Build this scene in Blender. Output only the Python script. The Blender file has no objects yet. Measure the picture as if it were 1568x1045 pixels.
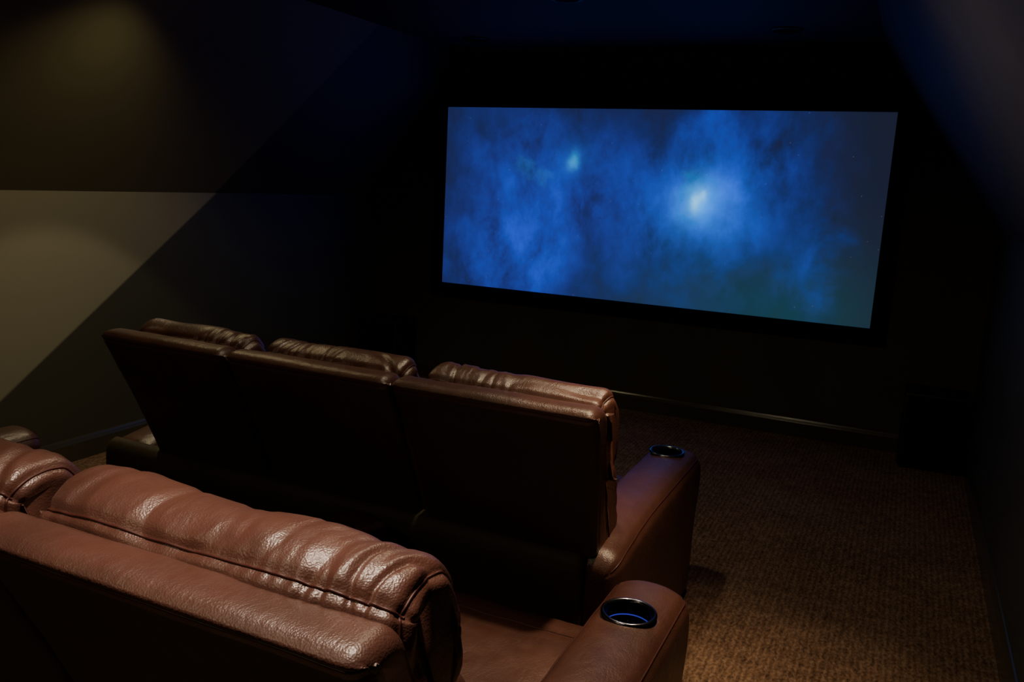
import bpy, bmesh, math, random
from mathutils import Vector, Matrix, noise
random.seed(3)
scene = bpy.context.scene
COL = scene.collection

# ------------------------------------------------------------------ helpers
def link(o, parent=None):
    COL.objects.link(o)
    if parent is not None:
        o.parent = parent
        o.matrix_parent_inverse = Matrix.Translation(parent.location).inverted()
    return o

def empty(name, loc):
    e = bpy.data.objects.new(name, None)
    e.location = loc
    e.empty_display_size = 0.2
    COL.objects.link(e)
    return e

def mesh_obj(name, verts, faces, mat, parent=None, smooth=False):
    me = bpy.data.meshes.new(name)
    me.from_pydata([tuple(v) for v in verts], [], faces)
    me.update()
    bm = bmesh.new(); bm.from_mesh(me)
    bmesh.ops.recalc_face_normals(bm, faces=bm.faces)
    bm.to_mesh(me); bm.free()
    if smooth:
        for p in me.polygons: p.use_smooth = True
    if mat: me.materials.append(mat)
    o = bpy.data.objects.new(name, me)
    return link(o, parent)

def box(name, x0, x1, y0, y1, z0, z1, mat, parent=None, bevel=0.0, seg=3):
    bm = bmesh.new()
    bmesh.ops.create_cube(bm, size=1.0)
    for v in bm.verts:
        v.co = Vector((x0 + (v.co.x+.5)*(x1-x0), y0 + (v.co.y+.5)*(y1-y0), z0 + (v.co.z+.5)*(z1-z0)))
    if bevel > 0:
        bmesh.ops.bevel(bm, geom=bm.edges[:], offset=bevel, segments=seg, affect='EDGES', profile=0.5)
    me = bpy.data.meshes.new(name); bm.to_mesh(me); bm.free()
    if bevel > 0:
        for p in me.polygons: p.use_smooth = True
    me.materials.append(mat)
    return link(bpy.data.objects.new(name, me), parent)

def prism(name, pts_xz, y0, y1, mat, parent=None):
    n = len(pts_xz)
    v = [(p[0], y0, p[1]) for p in pts_xz] + [(p[0], y1, p[1]) for p in pts_xz]
    f = [tuple(range(n)), tuple(range(2*n-1, n-1, -1))]
    for i in range(n):
        j = (i+1) % n
        f.append((i, j, j+n, i+n))
    return mesh_obj(name, v, f, mat, parent)

def cr_closed(pts, n):
    P = [Vector((p[0], p[1])) for p in pts]
    m = len(P); dense = []
    for i in range(m):
        p0, p1, p2, p3 = P[i-1], P[i], P[(i+1) % m], P[(i+2) % m]
        for k in range(24):
            t = k/24
            dense.append(0.5*((2*p1)+(p2-p0)*t+(2*p0-5*p1+4*p2-p3)*t*t+(3*p1-p0-3*p2+p3)*t**3))
    L = [0]
    for i in range(len(dense)):
        L.append(L[-1]+(dense[(i+1) % len(dense)]-dense[i]).length)
    tot = L[-1]; out = []; j = 0
    for k in range(n):
        s = tot*k/n
        while L[j+1] < s: j += 1
        f = (s-L[j])/max(L[j+1]-L[j], 1e-9)
        out.append(dense[j].lerp(dense[(j+1) % len(dense)], f))
    return out

def nearest_index(prof, p):
    p = Vector(p)
    return min(range(len(prof)), key=lambda i: (prof[i]-p).length)

def tube(name, pts, r, mat, parent, cyclic=False):
    cu = bpy.data.curves.new(name, 'CURVE'); cu.dimensions = '3D'
    sp = cu.splines.new('POLY'); sp.points.add(len(pts)-1)
    for i, p in enumerate(pts): sp.points[i].co = (p[0], p[1], p[2], 1)
    sp.use_cyclic_u = cyclic
    cu.bevel_depth = r; cu.bevel_resolution = 2
    cu.materials.append(mat)
    return link(bpy.data.objects.new(name, cu), parent)

def loft(name, ctrl, a0, a1, mapf, r_end, na, nv, mat, parent, disp=None, bulge=0.0,
         seams=(), ring_seams=(), seam_mat=None, seam_r=0.0022, groove=0.004, gw=0.012, nround=9, r_end2=None, cut=None):
    """Sweep closed 2-D profile along an axis with rounded ends, soft seams, wrinkles."""
    prof = cr_closed(ctrl, nv)
    area = sum(prof[i].x*prof[(i+1) % nv].y-prof[(i+1) % nv].x*prof[i].y for i in range(nv))
    sgn = 1 if area > 0 else -1
    nrm = []
    for i in range(nv):
        t = (prof[(i+2) % nv]-prof[i-2]).normalized()
        nrm.append(Vector((t.y, -t.x))*sgn)
    r2 = r_end if r_end2 is None else r_end2
    rings = []
    for k in range(nround):
        ph = (k/nround)*math.pi/2        # ph 0 -> cap, pi/2 -> full section
        rings.append((a0+r_end*(1-math.cos(ph)), r_end*(1-math.sin(ph))))
    for k in range(na+1):
        rings.append((a0+r_end+(a1-a0-r_end-r2)*k/na, 0.0))
    for k in range(nround-1, -1, -1):
        ph = (k/nround)*math.pi/2
        rings.append((a1-r2*(1-math.cos(ph)), r2*(1-math.sin(ph))))
    cen = sum(prof, Vector((0, 0)))/nv
    verts = []
    for a, ins in rings:
        u = (a-a0)/(a1-a0)*2-1
        sc = 1+bulge*(1-u*u)
        for i in range(nv):
            p = prof[i]-nrm[i]*ins
            p = cen+(p-cen)*sc
            verts.append(Vector(mapf(a, p.x, p.y)))
    nr = len(rings); faces = []
    for r in range(nr-1):
        for i in range(nv):
            j = (i+1) % nv
            faces.append((r*nv+i, r*nv+j, (r+1)*nv+j, (r+1)*nv+i))
    faces.append(tuple(range(nv))); faces.append(tuple(range((nr-1)*nv, nr*nv)))
    o = mesh_obj(name, verts, faces, mat, parent, smooth=True)
    me = o.data
    idx = [nearest_index(prof, s) for s in seams]
    ns = [v.normal.copy() for v in me.vertices]
    plen = sum((prof[(i+1) % nv]-prof[i]).length for i in range(nv))
    for r, (a, ins) in enumerate(rings):
        for i in range(nv):
            k = r*nv+i; d = 0
            for s in idx:
                dv = min((i-s) % nv, (s-i) % nv)*plen/nv
                d -= groove*math.exp(-(dv/gw)**2)
            for s in ring_seams:
                ra = rings[s][0]
                da = abs(a-ra)+abs(ins-rings[s][1])
                if (a-(a0+a1)/2)*(ra-(a0+a1)/2) > 0:
                    d -= groove*math.exp(-(da/gw)**2)
            if disp:
                mind = min([min((i-s) % nv, (s-i) % nv)*plen/nv for s in idx] or [1.0])
                d += disp(verts[k], (a-a0)/(a1-a0), i/nv, mind)
            me.vertices[k].co = verts[k]+ns[k]*d
    me.update()
    if seam_mat:
        for q, s in enumerate(idx):
            pts = [me.vertices[r*nv+s].co+ns[r*nv+s]*0.0012 for r in range(3, nr-3)]
            tube(f"seam_{q+1}", pts, seam_r, seam_mat, parent)
        for q, s in enumerate(ring_seams):
            s = s % nr
            pts = [me.vertices[s*nv+i].co+ns[s*nv+i]*0.001 for i in range(nv)]
            tube(f"end_seam_{q+1}", pts, seam_r, seam_mat, parent, True)
    if cut:
        for (cx, cy, cz, cr, cd) in cut:
            bm = bmesh.new()
            bmesh.ops.create_cone(bm, cap_ends=True, segments=48, radius1=cr, radius2=cr, depth=cd)
            bmesh.ops.translate(bm, vec=(cx, cy, cz), verts=bm.verts)
            cm = bpy.data.meshes.new("cut"); bm.to_mesh(cm); bm.free()
            co = bpy.data.objects.new("cut", cm); COL.objects.link(co)
            md = o.modifiers.new("b", 'BOOLEAN'); md.operation = 'DIFFERENCE'; md.object = co; md.solver = 'EXACT'
            bpy.context.view_layer.update()
            dg = bpy.context.evaluated_depsgraph_get()
            nm = bpy.data.meshes.new_from_object(o.evaluated_get(dg))
            o.modifiers.clear(); o.data = nm
            bpy.data.objects.remove(co)
    return o

# ------------------------------------------------------------------ materials
def nt(name):
    m = bpy.data.materials.new(name); m.use_nodes = True
    t = m.node_tree
    b = t.nodes["Principled BSDF"]
    return m, t, b

def math_n(t, op, a, b=None, c=None):
    n = t.nodes.new("ShaderNodeMath"); n.operation = op
    for i, v in enumerate((a, b, c)):
        if v is None: continue
        if isinstance(v, (int, float)): n.inputs[i].default_value = v
        else: t.links.new(v, n.inputs[i])
    return n.outputs[0]

def noise_n(t, vec, scale, detail=4, rough=0.5, dist=0.0):
    n = t.nodes.new("ShaderNodeTexNoise")
    n.inputs["Scale"].default_value = scale; n.inputs["Detail"].default_value = detail
    n.inputs["Roughness"].default_value = rough; n.inputs["Distortion"].default_value = dist
    t.links.new(vec, n.inputs["Vector"])
    return n.outputs["Fac"]

def ramp(t, fac, stops):
    n = t.nodes.new("ShaderNodeValToRGB")
    e = n.color_ramp.elements
    while len(e) < len(stops): e.new(0.5)
    for i, (p, c) in enumerate(stops):
        e[i].position = p; e[i].color = (c[0], c[1], c[2], 1)
    t.links.new(fac, n.inputs[0])
    return n.outputs["Color"]

def objco(t):
    return t.nodes.new("ShaderNodeTexCoord").outputs["Object"]

def leather(name, c1, c2, rough=0.4, spec=0.75):
    m, t, b = nt(name)
    co = objco(t)
    n1 = noise_n(t, co, 5, 5, 0.6)
    col = ramp(t, n1, [(0.3, c1), (0.7, c2)])
    t.links.new(col, b.inputs["Base Color"])
    rr = math_n(t, 'MULTIPLY_ADD', noise_n(t, co, 22, 4), 0.22, rough-0.1)
    t.links.new(rr, b.inputs["Roughness"])
    b.inputs["Specular IOR Level"].default_value = spec
    v = t.nodes.new("ShaderNodeTexVoronoi"); v.inputs["Scale"].default_value = 330
    v.feature = 'F1'; t.links.new(co, v.inputs["Vector"])
    fine = noise_n(t, co, 90, 5, 0.6)
    h = math_n(t, 'ADD', math_n(t, 'MULTIPLY', v.outputs["Distance"], 0.6), fine)
    mp = t.nodes.new("ShaderNodeMapping"); t.links.new(co, mp.inputs[0]); mp.inputs["Scale"].default_value = (2.2, 1, 1)
    cr = noise_n(t, mp.outputs[0], 8, 3, 0.5, 1.0)
    cr = math_n(t, 'ABSOLUTE', math_n(t, 'SUBTRACT', cr, 0.5))
    cr = math_n(t, 'MINIMUM', math_n(t, 'MULTIPLY', cr, 7.0), 1.0)
    h = math_n(t, 'ADD', h, math_n(t, 'MULTIPLY', cr, 0.6))
    bp = t.nodes.new("ShaderNodeBump"); bp.inputs["Strength"].default_value = 0.3
    bp.inputs["Distance"].default_value = 0.0025
    t.links.new(h, bp.inputs["Height"]); t.links.new(bp.outputs[0], b.inputs["Normal"])
    return m

def plain(name, col, rough=0.6, metal=0.0, bump=0.0, bscale=60, spec=0.5, var=0.12):
    m, t, b = nt(name)
    co = objco(t)
    n1 = noise_n(t, co, 3, 4)
    lo = tuple(c*(1-var) for c in col); hi = tuple(c*(1+var) for c in col)
    t.links.new(ramp(t, n1, [(0.3, lo), (0.7, hi)]), b.inputs["Base Color"])
    b.inputs["Roughness"].default_value = rough; b.inputs["Metallic"].default_value = metal
    b.inputs["Specular IOR Level"].default_value = spec
    if bump:
        bp = t.nodes.new("ShaderNodeBump"); bp.inputs["Strength"].default_value = bump
        bp.inputs["Distance"].default_value = 0.002
        t.links.new(noise_n(t, co, bscale, 4), bp.inputs["Height"]); t.links.new(bp.outputs[0], b.inputs["Normal"])
    return m

def emit(name, col, s):
    m, t, b = nt(name)
    b.inputs["Base Color"].default_value = (0, 0, 0, 1)
    b.inputs["Emission Color"].default_value = (*col, 1); b.inputs["Emission Strength"].default_value = s
    return m

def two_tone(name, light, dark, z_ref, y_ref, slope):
    """base colour paler at the back of the room, darker round the screen, split along a diagonal"""
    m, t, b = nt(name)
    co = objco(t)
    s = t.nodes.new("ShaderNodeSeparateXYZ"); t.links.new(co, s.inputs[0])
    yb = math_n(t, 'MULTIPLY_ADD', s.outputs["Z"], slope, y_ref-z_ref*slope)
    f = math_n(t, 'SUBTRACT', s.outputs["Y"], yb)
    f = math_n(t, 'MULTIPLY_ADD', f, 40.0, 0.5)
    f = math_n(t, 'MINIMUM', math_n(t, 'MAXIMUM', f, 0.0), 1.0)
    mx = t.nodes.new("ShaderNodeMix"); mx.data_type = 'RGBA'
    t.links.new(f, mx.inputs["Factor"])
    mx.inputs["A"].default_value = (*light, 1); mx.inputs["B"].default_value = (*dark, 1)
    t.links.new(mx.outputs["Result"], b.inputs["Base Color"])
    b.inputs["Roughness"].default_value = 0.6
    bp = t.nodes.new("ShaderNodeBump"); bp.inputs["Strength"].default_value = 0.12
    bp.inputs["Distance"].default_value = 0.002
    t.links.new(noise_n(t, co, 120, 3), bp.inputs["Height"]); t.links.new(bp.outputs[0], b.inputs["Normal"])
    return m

M_LEA = leather("leather_brown", (0.062, 0.024, 0.017), (0.105, 0.040, 0.027), 0.39, 0.85)
M_LEA_BACK = leather("leather_back_panel", (0.045, 0.034, 0.019), (0.062, 0.046, 0.026), 0.6, 0.4)
M_SEAM = plain("seam_thread", (0.06, 0.014, 0.009), 0.5)
M_CHROME = plain("chrome", (0.22, 0.22, 0.26), 0.2, 1.0)
M_CUP = plain("cup_steel_dark", (0.02, 0.02, 0.035), 0.25, 1.0)
M_LED = emit("cup_led_blue", (0.08, 0.08, 1.0), 0.4)
M_FRONT = plain("front_wall_paint", (0.065, 0.062, 0.036), 0.8, bump=0.3, bscale=150, spec=0.2)
M_WALLR = plain("side_wall_paint", (0.055, 0.057, 0.04), 0.65, bump=0.15, bscale=120)
M_CEIL = plain("ceiling_paint", (0.045, 0.045, 0.045), 0.7, bump=0.15, bscale=120)
M_SLOPE = plain("slope_paint", (0.08, 0.076, 0.068), 0.65, bump=0.15, bscale=120)
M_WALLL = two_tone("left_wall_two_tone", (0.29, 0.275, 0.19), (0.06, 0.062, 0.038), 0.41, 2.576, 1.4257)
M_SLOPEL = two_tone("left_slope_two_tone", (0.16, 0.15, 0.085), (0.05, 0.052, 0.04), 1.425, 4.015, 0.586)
M_BASE = plain("baseboard_gloss_dark", (0.06, 0.055, 0.036), 0.2)
M_BLACK = plain("black_velvet_frame", (0.003, 0.003, 0.003), 0.8, spec=0.1)
M_GRILLE = plain("speaker_grille_cloth", (0.004, 0.004, 0.004), 0.9, bump=0.5, bscale=400, spec=0.1)
M_CAB = plain("speaker_cabinet", (0.008, 0.008, 0.008), 0.6)
M_PLASTIC = plain("black_plastic", (0.01, 0.01, 0.01), 0.35)

def carpet_mat():
    m, t, b = nt("carpet_loop_pile")
    co = objco(t)
    mp = t.nodes.new("ShaderNodeMapping"); t.links.new(co, mp.inputs[0])
    mp.inputs["Scale"].default_value = (1.0, 0.5, 1.0)
    n1 = noise_n(t, mp.outputs[0], 110, 5, 0.65)
    n3 = noise_n(t, mp.outputs[0], 34, 4, 0.6)
    n2 = noise_n(t, co, 3, 3, 0.5)
    w = t.nodes.new("ShaderNodeTexWave"); w.wave_type = 'BANDS'; w.bands_direction = 'X'
    w.inputs["Scale"].default_value = 14; w.inputs["Distortion"].default_value = 4.0
    w.inputs["Detail"].default_value = 3; w.inputs["Detail Scale"].default_value = 3
    t.links.new(co, w.inputs["Vector"])
    f = math_n(t, 'ADD', math_n(t, 'MULTIPLY', n1, 0.7), math_n(t, 'MULTIPLY', w.outputs["Fac"], 0.09))
    f = math_n(t, 'ADD', f, math_n(t, 'MULTIPLY_ADD', n3, 0.4, -0.2))
    f2 = math_n(t, 'ADD', f, math_n(t, 'MULTIPLY_ADD', n2, 0.2, -0.1))
    col = ramp(t, f2, [(0.24, (0.07, 0.040, 0.025)), (0.41, (0.20, 0.122, 0.076)), (0.60, (0.38, 0.25, 0.16))])
    t.links.new(col, b.inputs["Base Color"])
    b.inputs["Roughness"].default_value = 0.95; b.inputs["Specular IOR Level"].default_value = 0.1
    bp = t.nodes.new("ShaderNodeBump"); bp.inputs["Strength"].default_value = 0.7
    bp.inputs["Distance"].default_value = 0.007
    t.links.new(f, bp.inputs["Height"]); t.links.new(bp.outputs[0], b.inputs["Normal"])
    return m
M_CARPET = carpet_mat()

# ------------------------------------------------------------------ room
XL, XR, YB, YF = -3.9, 0.48, -1.6, 5.8
KH, CH = 1.425, 2.505
CL, CR = -3.15, -0.27
T = 0.12
box("floor", XL-T, XR+T, YB-T, YF+T, -T, 0.0, M_CARPET)
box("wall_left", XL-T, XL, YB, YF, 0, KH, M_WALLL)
box("wall_right", XR, XR+T, YB, YF, 0, KH, M_WALLR)
gable = [(XL-T, 0), (XR+T, 0), (XR+T, KH), (CR+T*.5, CH+T), (CL-T*.5, CH+T), (XL-T, KH)]
prism("wall_front", gable, YF, YF+T, M_FRONT)
prism("wall_back", gable, YB-T, YB, M_WALLR)
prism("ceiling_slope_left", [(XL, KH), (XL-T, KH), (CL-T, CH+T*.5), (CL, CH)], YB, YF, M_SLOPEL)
prism("ceiling_slope_right", [(XR, KH), (XR+T, KH), (CR+T, CH+T*.5), (CR, CH)], YB, YF, M_SLOPE)
box("ceiling", CL-.001, CR+.001, YB, YF, CH, CH+T, M_CEIL)

def baseboard(name, p0, p1, inward):
    prof = [(0, 0), (0.016, 0), (0.016, 0.095), (0.013, 0.103), (0.010, 0.112), (0.005, 0.122), (0, 0.125)]
    p0 = Vector(p0); p1 = Vector(p1); inw = Vector(inward)
    v = []
    for p in (p0, p1):
        for a, z in prof: v.append(p+inw*a+Vector((0, 0, z)))
    n = len(prof)
    f = [tuple(range(n)), tuple(range(2*n-1, n-1, -1))]+[(i, (i+1) % n, (i+1) % n+n, i+n) for i in range(n)]
    return mesh_obj(name, v, f, M_BASE)
baseboard("baseboard_front", (XL+.016, YF, 0), (XR-.016, YF, 0), (0, -1, 0))
baseboard("baseboard_left", (XL, YB, 0), (XL, YF, 0), (1, 0, 0))
baseboard("baseboard_right", (XR, YB, 0), (XR, YF, 0), (-1, 0, 0))

# ------------------------------------------------------------------ screen
SX0, SX1, SZ0, SZ1 = -3.262, -0.155, 0.788, 2.115
scr = empty("projection_screen", ((SX0+SX1)/2, YF-.03, (SZ0+SZ1)/2))
def screen_mat():
    m, t, b = nt("nebula_picture")
    co = objco(t)
    s = t.nodes.new("ShaderNodeSeparateXYZ"); t.links.new(co, s.inputs[0])
    X, Z = s.outputs["X"], s.outputs["Z"]
    wn = t.nodes.new("ShaderNodeTexNoise"); wn.inputs["Scale"].default_value = 2.6; wn.inputs["Detail"].default_value = 6
    wn.inputs["Roughness"].default_value = 0.6
    t.links.new(co, wn.inputs["Vector"])
    sw = t.nodes.new("ShaderNodeSeparateColor"); t.links.new(wn.outputs["Color"], sw.inputs[0])
    ox = math_n(t, 'MULTIPLY_ADD', sw.outputs[0], 0.7, -0.35); oz = math_n(t, 'MULTIPLY_ADD', sw.outputs[1], 0.7, -0.35)
    Xw = math_n(t, 'ADD', X, ox)
    Zw = math_n(t, 'ADD', Z, oz)
    Xs = math_n(t, 'ADD', X, math_n(t, 'MULTIPLY', ox, 0.3)); Zs = math_n(t, 'ADD', Z, math_n(t, 'MULTIPLY', oz, 0.3))
    def blob(cx, cz, sx, sz, amp, warp=2):
        bx = (X, Xs, Xw)[int(warp)]; bz = (Z, Zs, Zw)[int(warp)]
        dx = math_n(t, 'DIVIDE', math_n(t, 'SUBTRACT', bx, cx), sx)
        dz = math_n(t, 'DIVIDE', math_n(t, 'SUBTRACT', bz, cz), sz)
        q = math_n(t, 'ADD', math_n(t, 'MULTIPLY', dx, dx), math_n(t, 'MULTIPLY', dz, dz))
        return math_n(t, 'MULTIPLY', math_n(t, 'EXPONENT', math_n(t, 'MULTIPLY', q, -1.0)), amp)
    def addall(l):
        r = l[0]
        for k in l[1:]: r = math_n(t, 'ADD', r, k)
        return r
    mp = t.nodes.new("ShaderNodeMapping"); t.links.new(co, mp.inputs[0])
    mp.inputs["Rotation"].default_value = (0, 0.5, 0); mp.inputs["Scale"].default_value = (1.7, 1, 1.1)
    cloud = noise_n(t, mp.outputs[0], 1.9, 9, 0.62, 0.15)
    cl = math_n(t, 'MAXIMUM', math_n(t, 'MULTIPLY_ADD', cloud, 3.6, -1.15), 0.12)
    blue = addall([blob(-2.45, 1.55, 0.5, 0.5, 0.48), blob(-2.7, 1.05, 0.42, 0.35, 0.65), blob(-1.3, 1.5, 0.5, 0.42, 0.7),
                   blob(-1.0, 1.9, 0.35, 0.3, 0.32), blob(-1.9, 1.25, 0.8, 0.5, 0.14), blob(-3.1, 1.9, 0.4, 0.4, 0.10), blob(-0.55, 1.2, 0.13, 0.35, 0.28)])
    bl = math_n(t, 'MULTIPLY', blue, cl)
    core = addall([blob(-1.31, 1.51, 0.115, 0.115, 1.0, 1), blob(-2.237, 1.763, 0.04, 0.055, 0.7, 1), blob(-2.5, 1.65, 0.10, 0.05, 0.12, 2), blob(-1.42, 1.68, 0.04, 0.03, 0.2, 1)])
    halo = addall([blob(-1.26, 1.47, 0.28, 0.25, 0.9, 1), blob(-2.237, 1.763, 0.12, 0.12, 0.35, 1)])
    hot = addall([blob(-1.33, 1.50, 0.035, 0.05, 0.9, 1), blob(-1.28, 1.545, 0.03, 0.035, 0.7, 1)])
    v = t.nodes.new("ShaderNodeTexVoronoi"); v.inputs["Scale"].default_value = 11
    t.links.new(co, v.inputs["Vector"])
    st = math_n(t, 'MULTIPLY', math_n(t, 'LESS_THAN', v.outputs["Distance"], 0.045), 0.03)
    teal = addall([blob(-1.0, 0.85, 0.9, 0.4, 0.12, 0), blob(-0.5, 0.8, 0.5, 0.5, 0.05, 0)])
    wide = blob(-2.5, 1.4, 1.0, 0.8, 1.0, 0)
    def chan(base, kb, kh, kc, khot, kt, kw):
        r = math_n(t, 'MULTIPLY_ADD', bl, kb, base)
        for src, k in ((halo, kh), (core, kc), (hot, khot), (teal, kt), (wide, kw)):
            if k: r = math_n(t, 'ADD', r, math_n(t, 'MULTIPLY', src, k))
        return math_n(t, 'ADD', r, st)
    cc = t.nodes.new("ShaderNodeCombineColor")
    t.links.new(chan(0.013, 0.008, 0.0, 0.0, 0.25, 0.0, 0.004), cc.inputs[0])
    t.links.new(chan(0.017, 0.062, 0.11, 0.34, 0.45, 0.20, 0.005), cc.inputs[1])
    t.links.new(chan(0.038, 0.74, 0.52, 0.45, 0.15, 0.16, 0.07), cc.inputs[2])
    b.inputs["Base Color"].default_value = (0.01, 0.01, 0.01, 1)
    t.links.new(cc.outputs[0], b.inputs["Emission Color"]); b.inputs["Emission Strength"].default_value = 1.0
    b.inputs["Roughness"].default_value = 0.7
    return m
box("picture_surface", SX0, SX1, YF-.052, YF-.03, SZ0, SZ1, screen_mat(), scr)
FW = 0.09
for nm, a in (("frame_top", (SX0-FW, SX1+FW, SZ1, SZ1+FW)), ("frame_bottom", (SX0-FW, SX1+FW, SZ0-FW, SZ0)),
              ("frame_left", (SX0-FW, SX0, SZ0, SZ1)), ("frame_right", (SX1, SX1+FW, SZ0, SZ1))):
    box(nm, a[0], a[1], YF-.07, YF, a[2], a[3], M_BLACK, scr, bevel=0.006)

# ------------------------------------------------------------------ floor speakers
def speaker(x0, x1, y0, y1, h):
    e = empty("floor_subwoofer", ((x0+x1)/2, (y0+y1)/2, 0))
    box("cabinet", x0, x1, y0+.02, y1, 0.02, h, M_CAB, e, bevel=0.01)
    box("front_grille", x0+.015, x1-.015, y0, y0+.025, 0.035, h-.015, M_GRILLE, e, bevel=0.008)
    for i, (fx, fy) in enumerate(((x0+.04, y0+.06), (x1-.04, y0+.06), (x0+.04, y1-.04), (x1-.04, y1-.04))):
        box(f"foot_{i+1}", fx-.02, fx+.02, fy-.02, fy+.02, 0, .03, M_PLASTIC, e)
speaker(0.095, 0.445, 5.45, 5.77, 0.47)
speaker(-3.86, -3.50, 5.45, 5.77, 0.48)

# ------------------------------------------------------------------ recessed lights
def can_light(x, y, lit):
    e = empty("recessed_downlight", (x, y, CH))
    for nm, R, r, z, mat in (("trim_ring", 0.075, 0.008, CH-.003, M_PLASTIC),):
        bm = bmesh.new(); n = 40; m_ = 10; vs = []
        for i in range(n):
            a = 2*math.pi*i/n
            for j in range(m_):
                b_ = 2*math.pi*j/m_
                vs.append(bm.verts.new((x+(R+r*2*math.cos(b_))*math.cos(a), y+(R+r*2*math.cos(b_))*math.sin(a), z+r*math.sin(b_))))
        for i in range(n):
            for j in range(m_):
                bm.faces.new((vs[i*m_+j], vs[((i+1) % n)*m_+j], vs[((i+1) % n)*m_+(j+1) % m_], vs[i*m_+(j+1) % m_]))
        me = bpy.data.meshes.new(nm); bm.to_mesh(me); bm.free()
        for p in me.polygons: p.use_smooth = True
        me.materials.append(mat); link(bpy.data.objects.new(nm, me), e)
    bm = bmesh.new()
    bmesh.ops.create_cone(bm, cap_ends=True, segments=32, radius1=0.062, radius2=0.05, depth=0.012)
    bmesh.ops.translate(bm, vec=(x, y, CH-.006), verts=bm.verts)
    me = bpy.data.meshes.new("baffle"); bm.to_mesh(me); bm.free()
    me.materials.append(emit("lamp_lens", (1, .7, .4), 3.0) if lit else M_BLACK)
    link(bpy.data.objects.new("baffle", me), e)

def spot(name, loc, energy, deg, blend, col=(1, .74, .48), size=0.04):
    l = bpy.data.lights.new(name, 'SPOT'); l.energy = energy; l.spot_size = math.radians(deg)
    l.spot_blend = blend; l.color = col; l.shadow_soft_size = size
    o = bpy.data.objects.new(name, l); o.location = loc
    COL.objects.link(o)

for (x, y, lit) in ((-0.77, 5.16, 0), (-2.76, 5.2, 0), (-1.7, 4.15, 0), (-2.95, 2.85, 1), (-0.42, 2.2, 1), (-0.80, 0.80, 1), (-1.0, 2.3, 1), (-1.7, -0.5, 1)):  # the last can is added to go with the fill lamp
    can_light(x, y, lit)
spot("back_fill_lamp", (-2.95, 2.85, CH-.02), 27, 78, 0.14, (1, .83, .55))
spot("back_fill_lamp", (-2.95, 2.85, CH-.02), 24, 128, 0.5, (1, .80, .42))
spot("back_fill_lamp", (-0.42, 2.2, CH-.02), 140, 54, 1.0, (1, .70, .43))
spot("back_fill_lamp", (-0.80, 0.80, CH-.02), 140, 62, 0.7, (1, .78, .60))
spot("back_fill_lamp", (-1.0, 2.3, CH-.02), 45, 168, 0.5, (1, .80, .52), 0.07)
spot("back_fill_lamp", (-1.7, -0.5, CH-.02), 26, 160, 0.6, (1, .84, .52), 0.07)  # added fill behind the camera, brightens the chair backs and walls

# ------------------------------------------------------------------ seating
def wr(seed, amp=0.006, fx=13, k=0.16):
    def f(co, u, v, mind):
        sx = co.x+0.6*(co.y-co.z)*noise.noise(Vector((co.x*2.0, seed, 0)))*2
        n1 = noise.noise(Vector((sx*fx, co.y*6+seed, co.z*6)))
        n4 = noise.noise(Vector((co.x*7+3, co.y*14, co.z*14+seed*3)))
        n2 = noise.noise(Vector((sx*fx*2.7+7, co.y*12, co.z*12+seed)))
        n3 = noise.noise(Vector((co.x*4, co.y*4+seed*2, co.z*4)))
        mask = 0.5+0.5*noise.noise(Vector((co.x*3.2+seed, 5.0, co.z*3)))
        mask = max(0.0, min(1.0, mask*1.8-0.3))
        crease = -max(0.0, 1-abs(n1)*4.0)
        w = math.exp(-mind/k*2.0)
        e = max(0, 1-min(u, 1-u)/0.28)
        return amp*(crease*(0.65*w*mask+0.85*e+0.2)+n2*0.4*(w+e)+n3*1.1+n4*0.35)
    return f

def flat_noise(seed, amp=0.003):
    def f(co, u, v, mind):
        return amp*(noise.noise(Vector((co.x*5, co.y*5+seed, co.z*5)))+0.5*noise.noise(Vector((co.x*14, co.y*14+seed, co.z*14))))
    return f

XM = lambda a, b, c: (a, b, c)

def cup_holder(x, y, z, parent, R=0.060):
    def ringmesh(nm, prof, mat):
        n = 56; vs = []; fs = []
        for i in range(n):
            a = 2*math.pi*i/n
            for (r, h) in prof: vs.append((x+r*math.cos(a), y+r*math.sin(a), z+h))
        k = len(prof)
        for i in range(n):
            for j in range(k-1):
                fs.append((i*k+j, ((i+1) % n)*k+j, ((i+1) % n)*k+j+1, i*k+j+1))
        o = mesh_obj(nm, vs, fs, mat, parent, smooth=True)
    ringmesh("cup_rim", [(R-.004, -.004), (R-.003, .001), (R, .003), (R+.003, .0035), (R+.006, .001), (R+.007, -.003)], M_CHROME)
    ringmesh("cup_wall", [(R-.003, 0), (R-.004, -.03), (R-.006, -.07), (0.001, -.071)], M_CUP)
    ringmesh("cup_led_ring", [(R-.0055, -.034), (R-.007, -.0355), (R-.0055, -.037)], M_LED)

def arm(x0, x1, y0, y1, h, parent, cup=None, seed=0.0, taper=0.0):
    prof = [(x0+.01, .06), (x0+.006, h*.5), (x0, h-.10), (x0+.012, h-.03), (x0+.055, h-.003), ((x0+x1)/2, h+.004), (x1-.055, h-.003), (x1-.012, h-.03),
            (x1, h-.10), (x1-.006, h*.5), (x1-.01, .06), (x1-.04, .045), ((x0+x1)/2, .045), (x0+.04, .045)]
    def mp(a, b, c):
        d = (a-y0)/(y1-y0)
        e = max(0, 1-d/0.4)
        # slopes down and narrows toward the back rest
        return (b+taper*e*(x1-b)/(x1-x0), a, c-0.045*e*e*(c/h))
    cut = [(cup[0], cup[1], h-.01, .060, .16)] if cup else None
    o = loft("armrest", prof, y0, y1, mp, 0.055, 60, 96, M_LEA, parent, disp=flat_noise(seed, .0022),
             seams=((x0+.012, h-.03), (x1-.012, h-.03)), seam_mat=M_SEAM, groove=.0035, gw=.007, cut=cut, seam_r=.002)
    if cup: cup_holder(cup[0], cup[1], h+.006, parent)

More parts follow.
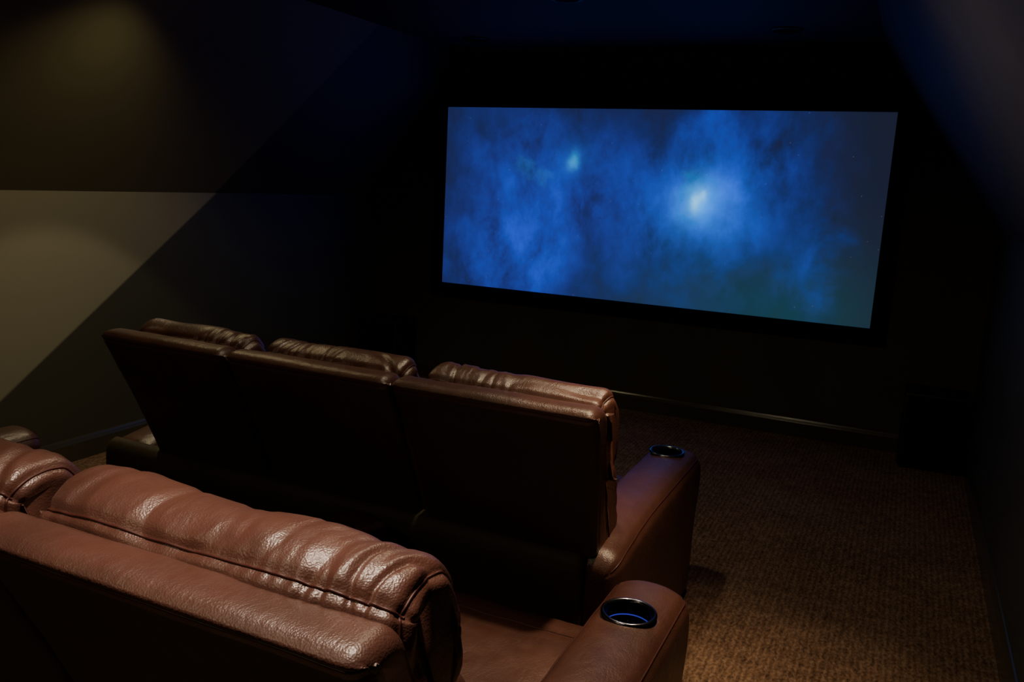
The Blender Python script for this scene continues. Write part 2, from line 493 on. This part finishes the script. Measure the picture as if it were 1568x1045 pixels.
def seat_unit(x0, x1, yb, parent, seed, hr=0.0, cush=(0.10, 0.32, 1.05), puff=0.006, lean=0.21, nx=120, ca=0.0, cb=0.0, tr=0.0):
    g = 0.004
    prof = [(yb+lean, .60), (yb+lean*.55, .80), (yb+.008, 1.0), (yb+.0, 1.022), (yb+.02, 1.037), (yb+.07, 1.038), (yb+.10, 1.02),
            (yb+.13, .97), (yb+.24, .75), (yb+.34, .58), (yb+.32, .52), (yb+lean+.03, .545)]
    def smap(a, b, c):
        u = (a-x0)/(x1-x0)
        return (a-tr*u*u*max(0.0, 1.0-c), b, c)
    o = loft("back_shell", prof, x0+g, x1-g, smap, 0.03, 40, 120, M_LEA, parent, disp=flat_noise(seed, .003),
             seams=((yb+.004, 1.008),), seam_mat=M_SEAM, groove=.004, gw=.006, seam_r=.002)
    o.data.materials.append(M_LEA_BACK)
    for p in o.data.polygons:
        if p.center.z < 1.004 and p.normal.y < -0.25: p.material_index = 1
    c0, c1, ct = cush
    pr = [(yb+c0, ct-.09), (yb+c0-.004, ct-.03), (yb+c0+.008, ct-.003), (yb+c0+.05, ct+.022), (yb+(c0+c1)/2+.01, ct+.028), (yb+c1-.04, ct+.012),
          (yb+c1, ct-.05), (yb+c1+.02, ct-.16), (yb+c1-.01, ct-.24), (yb+c0+.10, ct-.26), (yb+c0+.05, ct-.18)]
    loft("head_pillow", pr, x0+ca, x1+cb, XM, 0.045, nx, 130, M_LEA, parent, disp=wr(seed, puff), bulge=.02,
         seams=((yb+c0+.006, ct-.004),), ring_seams=(4, -5), seam_mat=M_SEAM, groove=.007, gw=.012, nround=10, seam_r=.0022)
    pr = [(yb+.22, .76), (yb+.26, .81), (yb+.34, .82), (yb+.41, .76), (yb+.45, .62), (yb+.44, .50), (yb+.38, .44), (yb+.31, .5)]
    loft("lumbar_cushion", pr, x0+.03, x1-.05, XM, 0.05, 40, 70, M_LEA, parent, disp=wr(seed+3, .004), bulge=.02)

def seat_cushion(x0, x1, y0, y1, parent, seed):
    pr = [(y0, .36), (y0, .44), (y0+.06, .475), ((y0+y1)/2, .48), (y1-.07, .475), (y1-.01, .44), (y1, .38), (y1-.02, .32), (y1-.1, .30), (y0+.1, .30)]
    loft("seat_cushion", pr, x0, x1, XM, 0.03, 50, 90, M_LEA, parent, disp=flat_noise(seed, .005), seams=((y1-.09, .475),), ring_seams=(5, -6),
         seam_mat=M_SEAM, groove=.006, gw=.009)
    pr = [(y1-.06, .06), (y1-.06, .28), (y1-.03, .31), (y1, .29), (y1+.01, .18), (y1, .08), (y1-.03, .05)]
    loft("footrest_panel", pr, x0, x1, XM, 0.02, 20, 60, M_LEA, parent, disp=flat_noise(seed, .003))

def base_block(x0, x1, y0, y1, parent):
    pr = [(y0, .09), (y0+.0, .3), (y0+.004, .52), (y0+.03, .56), (y0+.08, .55), (y0+.12, .36), (y1-.1, .31), (y1-.07, .29), (y1-.07, .09), (y1-.1, .065), (y0+.03, .065)]
    loft("base_frame", pr, x0, x1, XM, 0.02, 40, 90, M_LEA_BACK, parent, disp=flat_noise(1.0, .003))
    i = 0
    for fx in (x0+.08, x1-.08):
        for fy in (y0+.08, y1-.14):
            i += 1
            bm = bmesh.new(); bmesh.ops.create_cone(bm, cap_ends=True, segments=20, radius1=.018, radius2=.026, depth=.08)
            bmesh.ops.translate(bm, vec=(fx, fy, .04), verts=bm.verts)
            me = bpy.data.meshes.new("leg"); bm.to_mesh(me); bm.free(); me.materials.append(M_PLASTIC)
            link(bpy.data.objects.new(f"leg_{i}", me), parent)

# front row
fr = empty("theater_recliner_row", (-1.6, 2.5, 0))
yb = 1.91
for i, (a, b_, t_) in enumerate(((-2.38, -1.842, .05), (-1.842, -1.247, .03), (-1.247, -0.634, .12))):
    seat_unit(a, b_, yb, fr, 2.0+i*3.1, cush=(0.09, 0.25, 1.035), puff=.009, nx=120, ca=.045, cb=-.010, tr=t_)
for i, (a, b_) in enumerate(((-2.42, -1.86), (-1.85, -1.26), (-1.25, -0.84))):
    seat_cushion(a, b_, yb+.36, 3.12, fr, i+1.0)
base_block(-2.62, -0.72, yb+.20, 3.12, fr)
arm(-0.83, -0.615, yb+.235, 3.19, .60, fr, cup=(-.735, 3.07), seed=1.3, taper=.05)
arm(-2.65, -2.44, yb+.235, 3.19, .60, fr, cup=(-2.545, 3.07), seed=4.3)

# rear row
rr = empty("theater_recliner_row", (-1.6, 1.3, 0))
yb = 0.74
for i, (a, b_, t_) in enumerate(((-2.77, -2.02, 0), (-2.01, -1.26, 0), (-1.25, -0.503, .08))):
    seat_unit(a, b_, yb, rr, 20.0+i*5.3, cush=(0.085, 0.27, 1.055), puff=.010, nx=200, ca=.04, cb=-.005, tr=t_)
for i, (a, b_) in enumerate(((-2.80, -2.13), (-1.93, -1.47), (-1.26, -0.595))):
    seat_cushion(a, b_, yb+.36, 1.95, rr, i+7.0)
base_block(-2.95, -0.42, yb+.20, 1.95, rr)
arm(-0.59, -0.377, yb+.27, 2.02, .60, rr, cup=(-.487, 1.80), seed=8.3)
arm(-1.47, -1.27, yb+.40, 2.02, .60, rr, cup=(-1.37, 1.80), seed=9.3)
arm(-2.13, -1.93, yb+.40, 1.90, .58, rr, cup=(-2.03, 1.72), seed=9.9)
arm(-3.0, -2.80, yb+.27, 2.02, .60, rr, cup=(-2.9, 1.80), seed=11.3)

# ------------------------------------------------------------------ world + camera
w = bpy.data.worlds.new("world"); scene.world = w; w.use_nodes = True
w.node_tree.nodes["Background"].inputs[0].default_value = (0.3, 0.4, 0.5, 1)
w.node_tree.nodes["Background"].inputs[1].default_value = 0.002

cam = bpy.data.cameras.new("camera"); co = bpy.data.objects.new("camera", cam); COL.objects.link(co)
fwd = Vector((-.4095, .8934, -.1849)).normalized()
right = Vector((.9039, .4247, .0505)); right = (right-fwd*right.dot(fwd)).normalized()
up = right.cross(fwd).normalized()
R = Matrix((right, up, -fwd)).transposed().to_4x4()
co.matrix_world = Matrix.Translation((0, 0, 1.585)) @ R
cam.sensor_width = 36; cam.lens = 1586/1920*36; cam.clip_start = 0.02
scene.camera = co
